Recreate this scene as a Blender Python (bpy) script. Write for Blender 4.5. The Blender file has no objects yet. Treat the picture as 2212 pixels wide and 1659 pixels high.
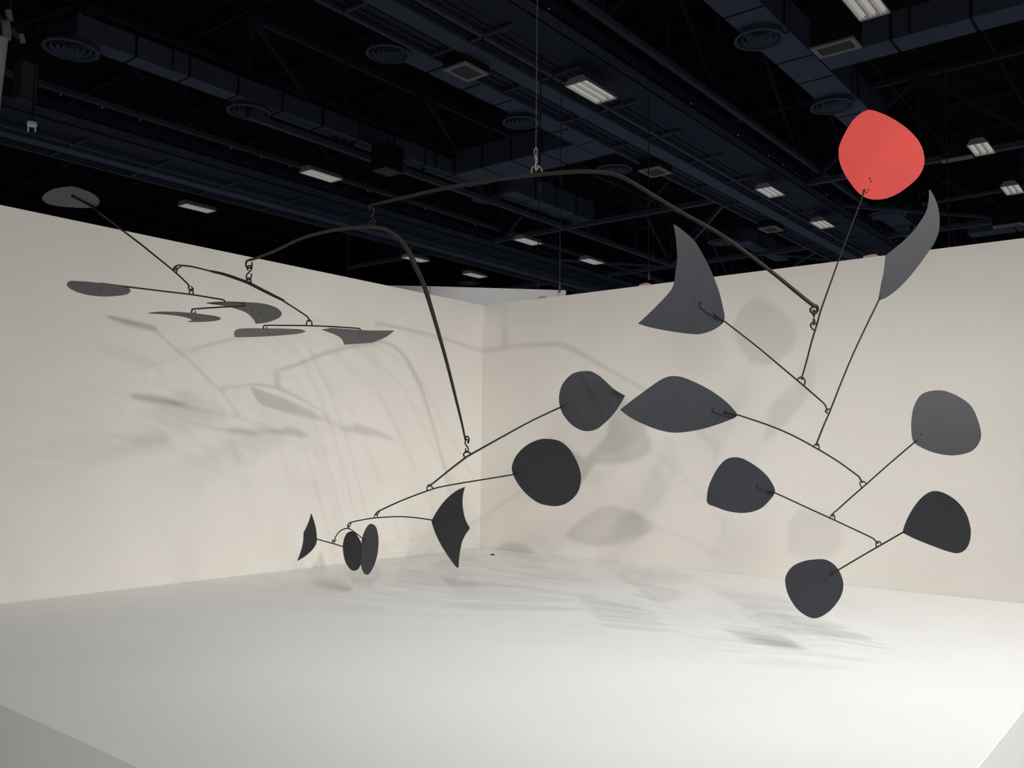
import bpy, bmesh, math, random
from mathutils import Vector, Matrix
random.seed(4)
SC = bpy.context.scene
COL = SC.collection
R = math.radians

# ------------------------------------------------------------------ camera
FPX = 1902.56; CX, CY = 1106.0, 829.5
YAW, PITCH, ROLL = R(38.932), R(4.395), R(0.678)
EYE = Vector((0, 0, 1.1))
FWD = Vector((math.cos(YAW)*math.cos(PITCH), math.sin(YAW)*math.cos(PITCH), math.sin(PITCH)))
_r = FWD.cross(Vector((0, 0, 1))).normalized(); _u = _r.cross(FWD)
RGT = math.cos(ROLL)*_r + math.sin(ROLL)*_u
UPV = -math.sin(ROLL)*_r + math.cos(ROLL)*_u
cam_d = bpy.data.cameras.new('camera'); cam = bpy.data.objects.new('camera', cam_d); COL.objects.link(cam)
cam_d.sensor_fit = 'HORIZONTAL'; cam_d.sensor_width = 36.0; cam_d.lens = 36.0*FPX/2212.0
cam_d.clip_start = 0.05; cam_d.clip_end = 300
M = Matrix((RGT, UPV, -FWD)).transposed().to_4x4(); M.translation = EYE
cam.matrix_world = M
SC.camera = cam
SC.view_settings.view_transform = 'Standard'; SC.view_settings.look = 'None'
SC.view_settings.gamma = 1; SC.view_settings.use_curve_mapping = False
SC.view_settings.exposure = -0.13

# ------------------------------------------------------------------ world: dim light of a big closed hall
W = bpy.data.worlds.new('world'); SC.world = W; W.use_nodes = True
bg = W.node_tree.nodes['Background']; bg.inputs[0].default_value = (0.55, 0.65, 1.0, 1); bg.inputs[1].default_value = 0.014

# ------------------------------------------------------------------ lamps (rig spotlights behind and above the visitor, plus added fill lights)
def spot(name, loc, aim, power, size=0.12, ang=70, blend=0.6, col=(1, .955, .89)):
    d = bpy.data.lights.new(name, 'SPOT'); d.energy = power; d.shadow_soft_size = size
    d.spot_size = R(ang); d.spot_blend = blend; d.color = col
    o = bpy.data.objects.new(name, d); COL.objects.link(o); o.location = loc
    o.rotation_euler = (Vector(aim)-Vector(loc)).to_track_quat('-Z', 'Y').to_euler()
    return o
WARM = (1, .985, .95)
spot('rig_and_fill_spot', (9.2, 8.8, 6.2), (13.8, 10.6, 2.4), 230, .2, 60, .8, col=WARM)  # added fill, an unseen lamp that lifts the far partition
spot('rig_and_fill_spot', (-6.0, -6.0, 5.0), (5.0, 6.4, 0.7), 3300, .11, 42, 1.0, col=WARM)
spot('rig_and_fill_spot', (-5.0, -8.0, 5.3), (7.7, 2.8, 1.2), 1500, .5, 44, 1.0, col=WARM)  # added soft fill that raises the right wall
spot('rig_and_fill_spot', (6.2, -3.2, 3.8), (7.7, 2.2, 1.1), 130, .3, 76, 1.0, col=WARM)  # added fill that brightens the near end of the right wall
for x_, y_ in ((19, -6), (19, 8), (17, 22), (0, 19), (2, 32), (18, 36), (32, -4), (32, 10), (32, 24), (45, 4), (45, 18), (-14, 8), (-12, 22)):
    spot('ceiling_bounce_fill', (x_, y_, 7.9), (x_, y_, 0), 2000, .2, 96, .6, col=(.90, .94, 1))  # added unseen lamps; their bounce off the carpet brightens the ceiling
for k_ in range(5):                      # a lighting track of small spots running back from the plinth's near corner
    x_, y_ = 4.0-.72*k_, -1.0-.66*k_
    spot('rig_and_fill_spot', (x_, y_, 4.6), (5.3, 2.5+.1*k_, 0.0), 255+50*k_, .03, 78-4*k_, 1.0, col=WARM)
for x_, y_, z_, p_ in ((5.5, -1.5, 4.3, 150), (6.9, -1.8, 4.2, 230)):
    spot('rig_and_fill_spot', (x_, y_, z_), (x_+.3, y_+3.6, 0.0), p_, .035, 96, 1.0, col=WARM)
def flood(name, loc, aim, sx, sy, power, col=(1, .96, .90)):
    d = bpy.data.lights.new(name, 'AREA'); d.shape = 'RECTANGLE'; d.size = sx; d.size_y = sy; d.energy = power; d.color = col
    o = bpy.data.objects.new(name, d); COL.objects.link(o); o.location = loc
    o.rotation_euler = (Vector(aim)-Vector(loc)).to_track_quat('-Z', 'Y').to_euler()
    return o
flood('ambient_fill', (0.0, -4.5, 8.0), (5.5, 4.0, 0.5), 10, 6, 200, WARM)  # added unseen soft source standing in for the hall's ambient light
spot('rig_and_fill_spot', (-2.2, -1.2, 4.8), (2.6, 4.2, 0.0), 330, .12, 60, 1.0, col=WARM)  # added fill for the left front of the plinth

# ------------------------------------------------------------------ pixel helpers (read a position off the photograph, once, to get metres)
def ray(x, y): return FWD + (x-CX)/FPX*RGT - (y-CY)/FPX*UPV
def at(x, y, D): return EYE + ray(x, y)*D
def onz(x, y, z): d = ray(x, y); return EYE + d*((z-EYE.z)/d.z)
def onx(x, y, X): d = ray(x, y); return EYE + d*(X/d.x)
def ony(x, y, Y): d = ray(x, y); return EYE + d*(Y/d.y)
def onplane(x, y, p, n):
    d = ray(x, y); return EYE + d*((p-EYE).dot(n)/d.dot(n))

# ------------------------------------------------------------------ materials
def mat(name, col, rough=0.5, spec=0.5, metal=0.0, var=0.0, scale=6.0, bump=0.0, bscale=60.0, emit=0.0, ecol=None, speck=None):
    m = bpy.data.materials.new(name); m.use_nodes = True; nt = m.node_tree; b = nt.nodes['Principled BSDF']
    b.inputs['Base Color'].default_value = (*col, 1); b.inputs['Roughness'].default_value = rough
    b.inputs['Specular IOR Level'].default_value = spec; b.inputs['Metallic'].default_value = metal
    tc = nt.nodes.new('ShaderNodeTexCoord')
    if var > 0:
        n = nt.nodes.new('ShaderNodeTexNoise'); n.inputs['Scale'].default_value = scale; n.inputs['Detail'].default_value = 5
        nt.links.new(tc.outputs['Object'], n.inputs['Vector'])
        cr = nt.nodes.new('ShaderNodeValToRGB')
        cr.color_ramp.elements[0].position = .3; cr.color_ramp.elements[1].position = .7
        cr.color_ramp.elements[0].color = (*[c*(1-var) for c in col], 1); cr.color_ramp.elements[1].color = (*[min(1, c*(1+var)) for c in col], 1)
        nt.links.new(n.outputs['Fac'], cr.inputs['Fac']); out = cr.outputs['Color']
        if speck:
            n2 = nt.nodes.new('ShaderNodeTexNoise'); n2.inputs['Scale'].default_value = speck[0]; n2.inputs['Detail'].default_value = 1
            nt.links.new(tc.outputs['Object'], n2.inputs['Vector'])
            c2 = nt.nodes.new('ShaderNodeValToRGB'); c2.color_ramp.elements[0].position = speck[1]; c2.color_ramp.elements[1].position = speck[1]+.04
            nt.links.new(n2.outputs['Fac'], c2.inputs['Fac'])
            mx = nt.nodes.new('ShaderNodeMix'); mx.data_type = 'RGBA'; nt.links.new(c2.outputs['Color'], mx.inputs[0])
            nt.links.new(out, mx.inputs[6]); mx.inputs[7].default_value = (*speck[2], 1); out = mx.outputs[2]
        nt.links.new(out, b.inputs['Base Color'])
    if bump > 0:
        n = nt.nodes.new('ShaderNodeTexNoise'); n.inputs['Scale'].default_value = bscale; n.inputs['Detail'].default_value = 4
        nt.links.new(tc.outputs['Object'], n.inputs['Vector'])
        bp = nt.nodes.new('ShaderNodeBump'); bp.inputs['Strength'].default_value = bump; bp.inputs['Distance'].default_value = 0.01
        nt.links.new(n.outputs['Fac'], bp.inputs['Height']); nt.links.new(bp.outputs['Normal'], b.inputs['Normal'])
    if emit > 0:
        b.inputs['Emission Color'].default_value = (*(ecol or col), 1); b.inputs['Emission Strength'].default_value = emit
    return m
M_WALL = mat('painted white partition', (.70, .667, .625), .85, .2, var=.035, scale=.9, bump=.06, bscale=25)
M_FLOOR = mat('white painted plinth', (.77, .772, .76), .62, .3, var=.02, scale=1.2, bump=.05, bscale=18)
M_CARPET = mat('grey hall carpet', (.34, .34, .35), .95, .1, var=.2, scale=40, bump=.3, bscale=200)
M_FAR = mat('grey white far partition', (.80, .80, .80), .85, .2, var=.03, scale=1)
M_BLACK = mat('matt black painted sheet metal', (.020, .0215, .027), .45, .34, var=.07, scale=5, bump=.03, bscale=90)
M_RED = mat('red painted sheet metal', (.44, .047, .040), .55, .3, var=.05, scale=5, bump=.03, bscale=90, speck=(38, .70, (.36, .038, .03)))
M_WIRE = mat('black painted steel wire', (.018, .0155, .013), .6, .18, var=.1, scale=30)
M_STEEL = mat('galvanised steel', (.13, .115, .11), .5, .5, metal=.3, var=.1, scale=40)
M_NAVY = mat('navy painted duct metal', (.095, .115, .17), .6, .3, var=.10, scale=1.5)
M_NAVY2 = mat('dark navy painted steel', (.022, .030, .062), .6, .3, var=.12, scale=2)
M_TRUSS = mat('dark blue truss steel', (.035, .042, .07), .6, .3, var=.12, scale=2)
M_SEAM = mat('dark duct seam', (.015, .018, .028), .7, .2)
M_STRUT = mat('blue grey painted steel tube', (.09, .105, .145), .55, .3, var=.1, scale=2)
M_DECK = mat('black roof deck', (.010, .010, .012), .9, .1, var=.2, scale=1)
M_JOIST = mat('black painted joist', (.022, .022, .026), .8, .2, var=.15, scale=2)
M_HOUS = mat('grey white lamp housing', (.55, .54, .52), .5, .4, var=.05, scale=8)
M_REFL = mat('ribbed lamp reflector with added glow', (.72, .70, .66), .35, .5, var=.06, scale=12, emit=.13, ecol=(1, .96, .88))  # emission added in place of bounced light, the hall lamps are off
M_TUBE = mat('unlit fluorescent tube with added glow', (.9, .9, .86), .3, .5, emit=.25, ecol=(1, .97, .9))  # glow added to an unlit tube to give its highlight
M_BOX = mat('black loudspeaker cabinet', (.018, .015, .015), .7, .3, var=.1, scale=5)
M_FRAME = mat('pale grey grille frame', (.38, .37, .38), .5, .4, var=.06, scale=8)
M_GRILLE = mat('brown grey grille cloth', (.13, .12, .115), .8, .2, var=.15, scale=60)
M_WOOD = mat('raw pine offcut', (.55, .36, .26), .8, .2, var=.15, scale=15)
M_CABLE = mat('grey steel cable', (.05, .05, .053), .6, .3, var=.1, scale=40)
M_BANNER = mat('white fabric banner', (.62, .62, .58), .9, .1, var=.05, scale=3)
M_YELL = mat('yellow tape', (.6, .5, .06), .7, .2, var=.05, scale=10)

# ------------------------------------------------------------------ mesh builders
class MB:
    def __init__(s): s.v = []; s.f = []
    def add(s, v, f):
        o = len(s.v); s.v += [tuple(p) for p in v]; s.f += [tuple(i+o for i in q) for q in f]; return s
    def box(s, a, b):
        x0, y0, z0 = a; x1, y1, z1 = b
        return s.add([(x0,y0,z0),(x1,y0,z0),(x1,y1,z0),(x0,y1,z0),(x0,y0,z1),(x1,y0,z1),(x1,y1,z1),(x0,y1,z1)],
                     [(0,3,2,1),(4,5,6,7),(0,1,5,4),(1,2,6,5),(2,3,7,6),(3,0,4,7)])
    def bar(s, p, q, w, h=None):          # square bar between two points
        p, q = Vector(p), Vector(q); d = (q-p).normalized(); h = h or w
        ref = Vector((0,0,1)) if abs(d.z) < .9 else Vector((1,0,0))
        a = d.cross(ref).normalized(); b = a.cross(d)
        vs = []
        for c in (p, q):
            for i, j in ((-1,-1),(1,-1),(1,1),(-1,1)): vs.append(c + a*i*w/2 + b*j*h/2)
        return s.add(vs, [(0,1,2,3),(7,6,5,4),(0,4,5,1),(1,5,6,2),(2,6,7,3),(3,7,4,0)])
    def tube(s, pts, rad, n=8, closed=False, flat=None):
        P = [Vector(p) for p in pts]; k = len(P)
        rs = rad if isinstance(rad, (list, tuple)) else [rad]*k
        fl = flat if flat else [1]*k
        T = []
        for i in range(k):
            if closed: t = P[(i+1) % k]-P[i-1]
            else: t = P[min(i+1, k-1)]-P[max(i-1, 0)]
            T.append(t.normalized())
        ref = Vector((0, 0, 1)) if abs(T[0].z) < .9 else Vector((1, 0, 0))
        a = T[0].cross(ref).normalized(); vs = []
        for i in range(k):
            a = (a - T[i]*a.dot(T[i])).normalized(); b = T[i].cross(a)
            for j in range(n):
                an = 2*math.pi*j/n
                vs.append(P[i] + a*math.cos(an)*rs[i]*fl[i] + b*math.sin(an)*rs[i])
        fs = []
        m = k if closed else k-1
        for i in range(m):
            for j in range(n):
                i2 = (i+1) % k
                fs.append((i*n+j, i*n+(j+1) % n, i2*n+(j+1) % n, i2*n+j))
        if not closed:
            fs.append(tuple(reversed(range(n)))); fs.append(tuple((k-1)*n+j for j in range(n)))
        return s.add(vs, fs)
    def lathe(s, prof, n=40, c=(0,0,0)):
        vs = []; k = len(prof)
        for r, z in prof:
            for j in range(n):
                an = 2*math.pi*j/n; vs.append((c[0]+r*math.cos(an), c[1]+r*math.sin(an), c[2]+z))
        fs = [(i*n+j, i*n+(j+1) % n, (i+1)*n+(j+1) % n, (i+1)*n+j) for i in range(k-1) for j in range(n)]
        return s.add(vs, fs)
    def build(s, name, material, parent=None, smooth=False, origin=None):
        me = bpy.data.meshes.new(name)
        o = Vector(origin) if origin is not None else Vector((0, 0, 0))
        me.from_pydata([tuple(Vector(v)-o) for v in s.v], [], s.f); me.update()
        me.materials.append(material)
        if smooth:
            for p in me.polygons: p.use_smooth = True
        ob = bpy.data.objects.new(name, me); COL.objects.link(ob); ob.location = o
        if parent:
            ob.parent = parent
            ob.location = o - world_loc(parent)
        return ob
def world_loc(o):
    l = Vector((0, 0, 0))
    while o: l = l + o.location; o = o.parent
    return l
def empty(name, loc, label, cat, group=None):
    o = bpy.data.objects.new(name, None); COL.objects.link(o); o.location = loc; o.empty_display_size = .1
    return tag(o, label, cat, group)
def tag(o, label, cat, group=None):
    o['label'] = label; o['category'] = cat
    if group: o['group'] = group
    return o
def struct(o, label=None):
    o['kind'] = 'structure'
    if label: o['label'] = label
    return o
def smooth_path(pts, sub=6, closed=False, corners=()):
    """Catmull-Rom through points of any dimension; indices in corners stay sharp."""
    n = len(pts); out = []
    V_ = [list(p) for p in pts]; dim = len(V_[0])
    rng = range(n) if closed else range(n-1)
    for i in rng:
        p1, p2 = V_[i], V_[(i+1) % n]
        if closed: p0, p3 = V_[i-1], V_[(i+2) % n]
        else: p0, p3 = V_[max(i-1, 0)], V_[min(i+2, n-1)]
        if i in corners: p0 = [2*a-b for a, b in zip(p1, p2)]; p0 = [(a*0+b) for a, b in zip(p0, p1)]
        if (i+1) % n in corners: p3 = list(p2)
        for k in range(sub):
            t = k/sub; o = []
            for d in range(dim):
                a, b, c, e = p0[d], p1[d], p2[d], p3[d]
                o.append(.5*(2*b+(c-a)*t+(2*a-5*b+4*c-e)*t*t+(3*b-a-3*c+e)*t**3))
            out.append(o)
    if not closed: out.append(V_[-1])
    return out

# ================================================================== SETTING
Z0 = -0.5                                   # hall floor; the plinth top is z = 0
CR = onz(1036.6, 1183, 0); XW, YW = CR.x, CR.y   # corner of the two walls
WH = 2.80                                   # wall top above the plinth
PX0 = 1.641; PY0 = 0.726                    # plinth's two free edges
DECK_Z = 12.6
struct(MB().box((-40, -40, Z0-.1), (75, 75, Z0)).build('floor', M_CARPET), 'grey hall carpet around the white plinth')
struct(MB().box((-40, -40, DECK_Z), (95, 95, DECK_Z+.2)).build('ceiling', M_DECK), 'black roof deck high above the hall')
# white plinth
pl = MB().box((PX0, PY0, Z0+.03), (XW-.002, YW-.002, 0)).build('plinth', M_FLOOR)
bm = bmesh.new(); bm.from_mesh(pl.data); bmesh.ops.bevel(bm, geom=[e for e in bm.edges], offset=.004, segments=2, affect='EDGES'); bm.to_mesh(pl.data); bm.free()
tag(pl, 'low white square plinth filling the booth under the mobile', 'platform')
kick = MB().box((PX0+.05, PY0+.05, Z0), (XW-.01, YW-.01, Z0+.03)).build('recessed_base', M_SEAM, pl)
# two walls of the booth, made of panels with hairline joints
def wall(name, along, a0, a1, fixed, label, joints):
    T = .12
    root = bpy.data.objects.new(name, None); COL.objects.link(root); struct(root, label)
    js = [a0] + joints + [a1]
    for i in range(len(js)-1):
        s, e = js[i]+(.0002 if i else 0), js[i+1]-(.0002 if i < len(js)-2 else 0)
        m = MB()
        if along == 'x': m.box((s, fixed, Z0), (e, fixed+T, WH))
        else: m.box((fixed, s, Z0), (fixed+T, e, WH))
        m.build('wall_panel', M_WALL, root)
    m = MB()                                # backing behind the joints
    if along == 'x': m.box((a0, fixed+.01, Z0), (a1, fixed+T-.01, WH-.01))
    else: m.box((fixed+.01, a0, Z0), (fixed+T-.01, a1, WH-.01))
    m.build('panel_core', M_WALL, root)
    return root
wall('wall_left', 'x', 0.9, XW+.12, YW, 'long white booth wall on the left', [])
wall('wall_right', 'y', 0.3, YW-.001, XW, 'long white booth wall on the right, behind the red plate', [onx(1932, 800, XW).y])
# far partition seen over the corner
zt = 3.35
pA = EYE + ray(828, 616)*((17.5)); 
def far_pt(x, y, D): return at(x, y, D)
D1 = 17.0; P_l = at(820, 616.2, D1); P_m = at(928, 618.2, D1); P_r = at(1222.5, 627, D1-.22)
fp = empty('far_partition', (P_m.x, P_m.y, Z0), 'plain grey-white partition of a farther booth, seen over the corner', 'partition')
for a, b, dz in ((P_l, P_m, 0), (P_m, P_r, 0)):
    d = (b-a).normalized(); n = Vector((-d.y, d.x, 0)).normalized()*.12; m = MB()
    a2 = a + d*.012 if a is P_m else a
    v = [Vector((a2.x, a2.y, Z0)), Vector((b.x, b.y, Z0)), b.copy(), a2.copy()]
    v += [p+n for p in v]
    m.add(v, [(0,1,2,3),(7,6,5,4),(0,4,5,1),(1,5,6,2),(2,6,7,3),(3,7,4,0)]); m.build('wall_panel', M_FAR, fp)
# small timber offcuts on top of the right wall
def ontop(x): # point on the right wall's top edge under pixel column x
    lo, hi = .3, YW
    for _ in range(40):
        mid = (lo+hi)/2; p = Vector((XW+.06, mid, WH)); v = p-EYE; px = CX+FPX*v.dot(RGT)/v.dot(FWD)
        if px > x: lo = mid
        else: hi = mid
    return (lo+hi)/2
for x0, x1, lab in ((1868, 1896, 'small pine offcut on the wall top, below the red plate'), (1385, 1404, 'small pine offcut on the wall top, left of the fin plate'), (1165, 1180, 'small pine offcut on the wall top, nearest the room corner')):
    ya, yb = ontop(x0), ontop(x1)
    m = MB().box((XW+.02, yb, WH), (XW+.09, ya, WH+.022)); m.box((XW+.03, yb+.01, WH+.022), (XW+.07, ya-.03, WH+.03))
    tag(m.build('timber_block', M_WOOD, origin=(XW+.05, (ya+yb)/2, WH)), lab, 'block', 'timber offcuts on the wall top')
# tiny dark speck / plug on the plinth near the corner
q = onz(1064, 1199, 0)
tag(MB().lathe([(0, .012), (.02, .010), (.028, 0)], 14, q).build('cable_plug', M_BOX, smooth=True, origin=q), 'tiny dark cable plug on the plinth near the corner', 'plug')

# ================================================================== MOBILE
hangP = at(1158, 372, 5.8)
MOB = empty('hanging_mobile', hangP, 'large hanging mobile of black curved plates and one red plate on branching wires', 'mobile')
ARM_G = []
def mesh_plate(outline, corners, zoom, anchor, D, normal, name='plate', material=M_BLACK, label=None, fast=()):
    ox, oy, sc = zoom
    px = [(ox+x/sc, oy+y/sc) for x, y in outline]
    px = smooth_path(px, 5, True, corners)
    n = Vector(normal).normalized()
    if n.dot(ray(*anchor)) > 0: n = -n                      # towards the viewer
    p0 = at(anchor[0], anchor[1], D)
    T = .0032
    front = [onplane(x, y, p0, n) for x, y in px]
    c = sum(front, Vector())/len(front)
    k = len(front)
    bm = bmesh.new()
    vf = [bm.verts.new(p-c) for p in front]; vb = [bm.verts.new(p-c-n*T) for p in front]
    f1 = bm.faces.new(vf); f2 = bm.faces.new(list(reversed(vb)))
    for i in range(k): bm.faces.new((vf[i], vb[i], vb[(i+1) % k], vf[(i+1) % k]))
    bmesh.ops.recalc_face_normals(bm, faces=bm.faces)
    bmesh.ops.triangulate(bm, faces=[f1, f2])
    me = bpy.data.meshes.new(name); bm.to_mesh(me); bm.free(); me.materials.append(material)
    o = bpy.data.objects.new(name, me); COL.objects.link(o); o.parent = MOB; o.location = c-hangP
    if label: o['label'] = label
    # little rivets / lacing where the wire is fixed
    if fast:
        m = MB()
        for (x, y) in fast:
            p = onplane(x, y, p0, n)
            a = n.cross(Vector((0, 0, 1))).normalized(); b = a.cross(n); r = .0045
            ring = [p+n*.0006+(a*math.cos(t*math.pi/4)+b*math.sin(t*math.pi/4))*r for t in range(8)]
            top = [p+n*.003+(a*math.cos(t*math.pi/4)+b*math.sin(t*math.pi/4))*r*.6 for t in range(8)]
            m.add(ring+top, [tuple(range(8, 16))]+[(i, (i+1) % 8, 8+(i+1) % 8, 8+i) for i in range(8)])
        m.build('rivet', M_WIRE, o, origin=c)
    return p0, n
def wpt(w, rscale=1.0):
    """waypoint: (x,y,D[,r_px]) or (x,y,plane[,r_px]) -> position, radius in metres"""
    x, y, D = w[0], w[1], w[2]; rp = w[3] if len(w) > 3 else 1.75
    if isinstance(D, tuple): p = onplane(x, y, D[0]+D[1]*.006, D[1])
    else: p = at(x, y, D)
    dep = (p-EYE).dot(FWD)
    return p, rp*(1.15 if rp < 2.1 else 1.04)*dep/FPX
def arm(pts, name='wire_arm', sub=5, flats=None, label=None, n=8):
    q = [wpt(p) for p in pts]
    data = [(*p, r) for p, r in q]
    sm = smooth_path(data, sub)
    P = [Vector(s[:3]) for s in sm]; rr = [s[3] for s in sm]
    mid = P[len(P)//2]
    o = MB().tube(P, rr, n).build(name, M_WIRE, MOB, True, origin=mid)
    if label: o['label'] = label
    return o
def ring(pts, D, r=1.5, parent=None, name='suspension_loop'):
    q = [at(x, y, D) for x, y in pts]; sm = smooth_path(q, 5)
    rad = r*1.2*D/FPX
    return MB().tube([Vector(s) for s in sm], rad, 8).build(name, M_WIRE, parent or MOB, True, origin=q[1])
def s_hook(pts, D, r=1.5, dep=0.0):
    k = len(pts)
    q = [at(x, y, D+dep*math.sin(i/(k-1)*2*math.pi)) for i, (x, y) in enumerate(pts)]; sm = smooth_path(q, 5)
    return MB().tube([Vector(s) for s in sm], r*1.2*D/FPX, 8).build('hook', M_WIRE, MOB, True, origin=q[k//2])

def facing(anchor, yaw=0, tilt=0):
    """normal of an upright plate looking at the visitor, turned by yaw and leaned by tilt (positive: looks down)"""
    d = -ray(*anchor); d.z = 0; d.normalize()
    d.rotate(Matrix.Rotation(R(yaw), 3, 'Z'))
    return (d*math.cos(R(tilt)) - Vector((0, 0, 1))*math.sin(R(tilt)))
def lying(anchor, t, side=0):
    d = -ray(*anchor); d.z = 0; d.normalize(); s = d.cross(Vector((0, 0, 1)))
    return (Vector((0, 0, -1))*math.cos(R(t)) + d*math.sin(R(t)) + s*math.sin(R(side)))
Z1 = (80, 390, 10.055); Z2 = (130, 550, 7.373); Z3 = (370, 540, 8.508); Z4 = (490, 540, 5.821); Z5 = (630, 1090, 9.217)
ZB = (580, 900, 2.949); ZC = (1190, 780, 5.267); ZF = (1370, 470, 6.146); ZR = (1870, 400, 6.383); ZRED = (1780, 220, 7.542); ZL = (1480, 800, 2.765); ZBAT = (900, 1030, 7.9)

# --- left branch: lying plates
pP1 = mesh_plate([(110,385),(180,285),(340,195),(520,155),(700,140),(870,160),(1020,205),(1180,270),(1290,350),(1355,430),(1345,510),(1270,570),(1180,590),(960,595),(720,580),(480,560),(260,515),(150,450)], (), Z1, (199,448), 5.05, lying((152,426), 4), label='black oval plate', fast=((155,423),(149,432)))
pP2 = mesh_plate([(105,475),(150,432),(240,428),(420,438),(620,458),(740,470),(900,490),(1040,510),(1100,545),(1120,585),(1080,625),(980,650),(850,662),(720,668),(560,660),(400,635),(250,590),(140,530)], (), Z2, (272,620), 4.9, lying((215,622), 4), label='black round plate', fast=((216,628),))
pP3 = mesh_plate([(642,982),(760,968),(900,960),(1150,957),(1400,968),(1620,985),(1800,1020),(1940,1075),(2015,1140),(2028,1180),(1990,1240),(1880,1295),(1740,1335),(1560,1358),(1545,1350),(1530,1305),(1470,1230),(1380,1155),(1260,1105),(1080,1052),(960,1025),(800,1003)], (0,13,14), Z3, (490,658), 5.08, lying((545,675), 6), label='black hooked crescent plate', fast=((545,670),(561,676)))
pP4 = mesh_plate([(320.6,677.5),(336.2,675),(360.6,674.3),(387.7,675),(419.4,677.8),(442.9,680.5),(461.7,683.4),(473.4,686.3),(476.7,688.7),(472.3,691.6),(457,694.2),(435.8,695.4),(417,695.7),(405.8,695.6),(410,694.2),(414.7,692.8),(411.1,689.3),(398.2,685.2),(384.1,682.5),(360.6,679.8),(333.4,677.9)], (0,13), (0,0,1), (418,680), 5.05, lying((398,683), 4), label='black sickle plate', fast=((424,687),))
pP5 = mesh_plate([(90,1055),(105,1020),(150,998),(260,992),(500,992),(880,1000),(950,1010),(990,1027),(920,1050),(800,1065),(500,1087),(250,1095),(115,1097),(95,1080)], (7,), Z4, (570,711), 5.95, lying((583,718), -1), label='black blade plate, round at one end', fast=((561,717),(580,720)))
pP6 = mesh_plate([(1195,1003),(1260,995),(1320,984),(1480,996),(1700,1012),(1900,1018),(2100,1018),(2010,1090),(1860,1155),(1780,1170),(1640,1180),(1475,1190),(1455,1140),(1420,1100),(1360,1065),(1280,1035)], (0,2,6,11), Z4, (778,714), 5.9, lying((775,727), 4), label='black wing plate with three points', fast=((773,721),(775,724)))
# --- lower middle branch: upright plates
pP7 = mesh_plate([(400,112),(470,122),(560,175),(640,245),(720,320),(845,395),(760,540),(680,640),(590,725),(520,775),(430,797),(340,785),(250,735),(180,665),(120,570),(92,450),(105,330),(150,235),(230,155),(310,122)], (5,), ZC, (1209,881), 6.8, facing((1275,865), 8, 8), label='black teardrop plate', fast=((1226,871),))
pP8 = mesh_plate([(1770,142),(1850,155),(1910,200),(1955,270),(1985,350),(1988,420),(1965,490),(1910,545),(1850,568),(1790,568),(1720,550),(1650,500),(1590,430),(1555,360),(1552,310),(1580,245),(1640,185),(1710,150)], (), ZB, (1107,1025), 6.0, facing((1180,1020), -30, 18), label='black near-round plate')
pP9 = mesh_plate([(822,172),(790,300),(780,480),(810,670),(860,800),(908,880),(830,990),(770,1120),(740,1260),(720,1400),(712,1545),(690,1550),(640,1500),(520,1330),(420,1170),(330,990),(280,850),(255,770),(262,735),(330,610),(450,440),(580,310),(700,225)], (0,5,10,18), ZBAT, (933,1123), 6.4, facing((973,1140), -48, 20), label='black bat-wing plate')
pP10 = mesh_plate([(1600,385),(1660,420),(1700,500),(1730,680),(1722,900),(1690,1070),(1630,1240),(1560,1360),(1500,1397),(1440,1360),(1400,1260),(1385,1150),(1390,900),(1405,700),(1440,570),(1500,450),(1550,395)], (), Z5, (784,1164), 6.6, facing((798,1187), 58, 0), label='tall narrow black oval plate', fast=((789,1169),))
pP12 = mesh_plate([(1175,533),(1230,545),(1290,600),(1350,700),(1385,780),(1405,900),(1400,1080),(1380,1170),(1330,1270),(1280,1310),(1235,1317),(1170,1290),(1100,1200),(1050,1080),(1020,900),(1022,780),(1050,660),(1100,570)], (), Z5, (741,1181), 6.75, facing((763,1190), -50, 8), label='smaller black oval plate')
pP11 = mesh_plate([(388,175),(440,330),(480,490),(497,650),(495,720),(475,800),(400,910),(290,1010),(200,1070),(108,1125),(160,990),(205,850),(230,700),(235,560),(290,450),(345,320)], (0,9,13), Z5, (684,1164), 6.75, facing((668,1160), -50, 4), label='black dart-shaped plate')
# --- right branch
pRED = mesh_plate([(735,132),(820,145),(950,190),(1100,262),(1250,355),(1400,475),(1520,605),(1600,750),(1637,920),(1620,1060),(1560,1190),(1450,1310),(1250,1465),(1080,1550),(930,1588),(780,1588),(680,1560),(560,1480),(420,1310),(320,1150),(255,980),(237,820),(255,700),(340,510),(450,330),(560,215),(650,155)], (), ZRED, (1862,430), 4.95, facing((1904,335), -6, 2), material=M_RED, label='red rounded plate, the only red one', fast=((1876,410),(1872,416),(1879,385),(1881,391)))
pP14 = mesh_plate([(520,82),(640,165),(800,310),(900,470),(980,620),(1060,800),(1130,990),(1180,1200),(1200,1310),(1185,1390),(1120,1450),(1020,1505),(880,1545),(750,1545),(480,1510),(200,1455),(50,1408),(200,1270),(370,1100),(480,975),(525,880),(545,750),(570,550),(560,350),(545,220)], (0,16), ZF, (1563,693), 5.4, facing((1485,620), 14, 12), label='large black fin plate with two points', fast=((1542,678),(1534,690),(1500,648)))
pP15 = mesh_plate([(875,70),(895,72),(950,170),(1000,310),(1020,480),(1005,650),(950,790),(880,900),(750,1080),(600,1270),(450,1425),(300,1540),(200,1585),(180,1560),(215,1360),(250,1200),(275,970),(400,870),(520,770),(640,650),(740,520),(830,370),(868,220)], (0,12,13,16), ZR, (1900,646), 4.9, facing((1960,540), 22, 6), label='black tusk-shaped plate')
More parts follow.
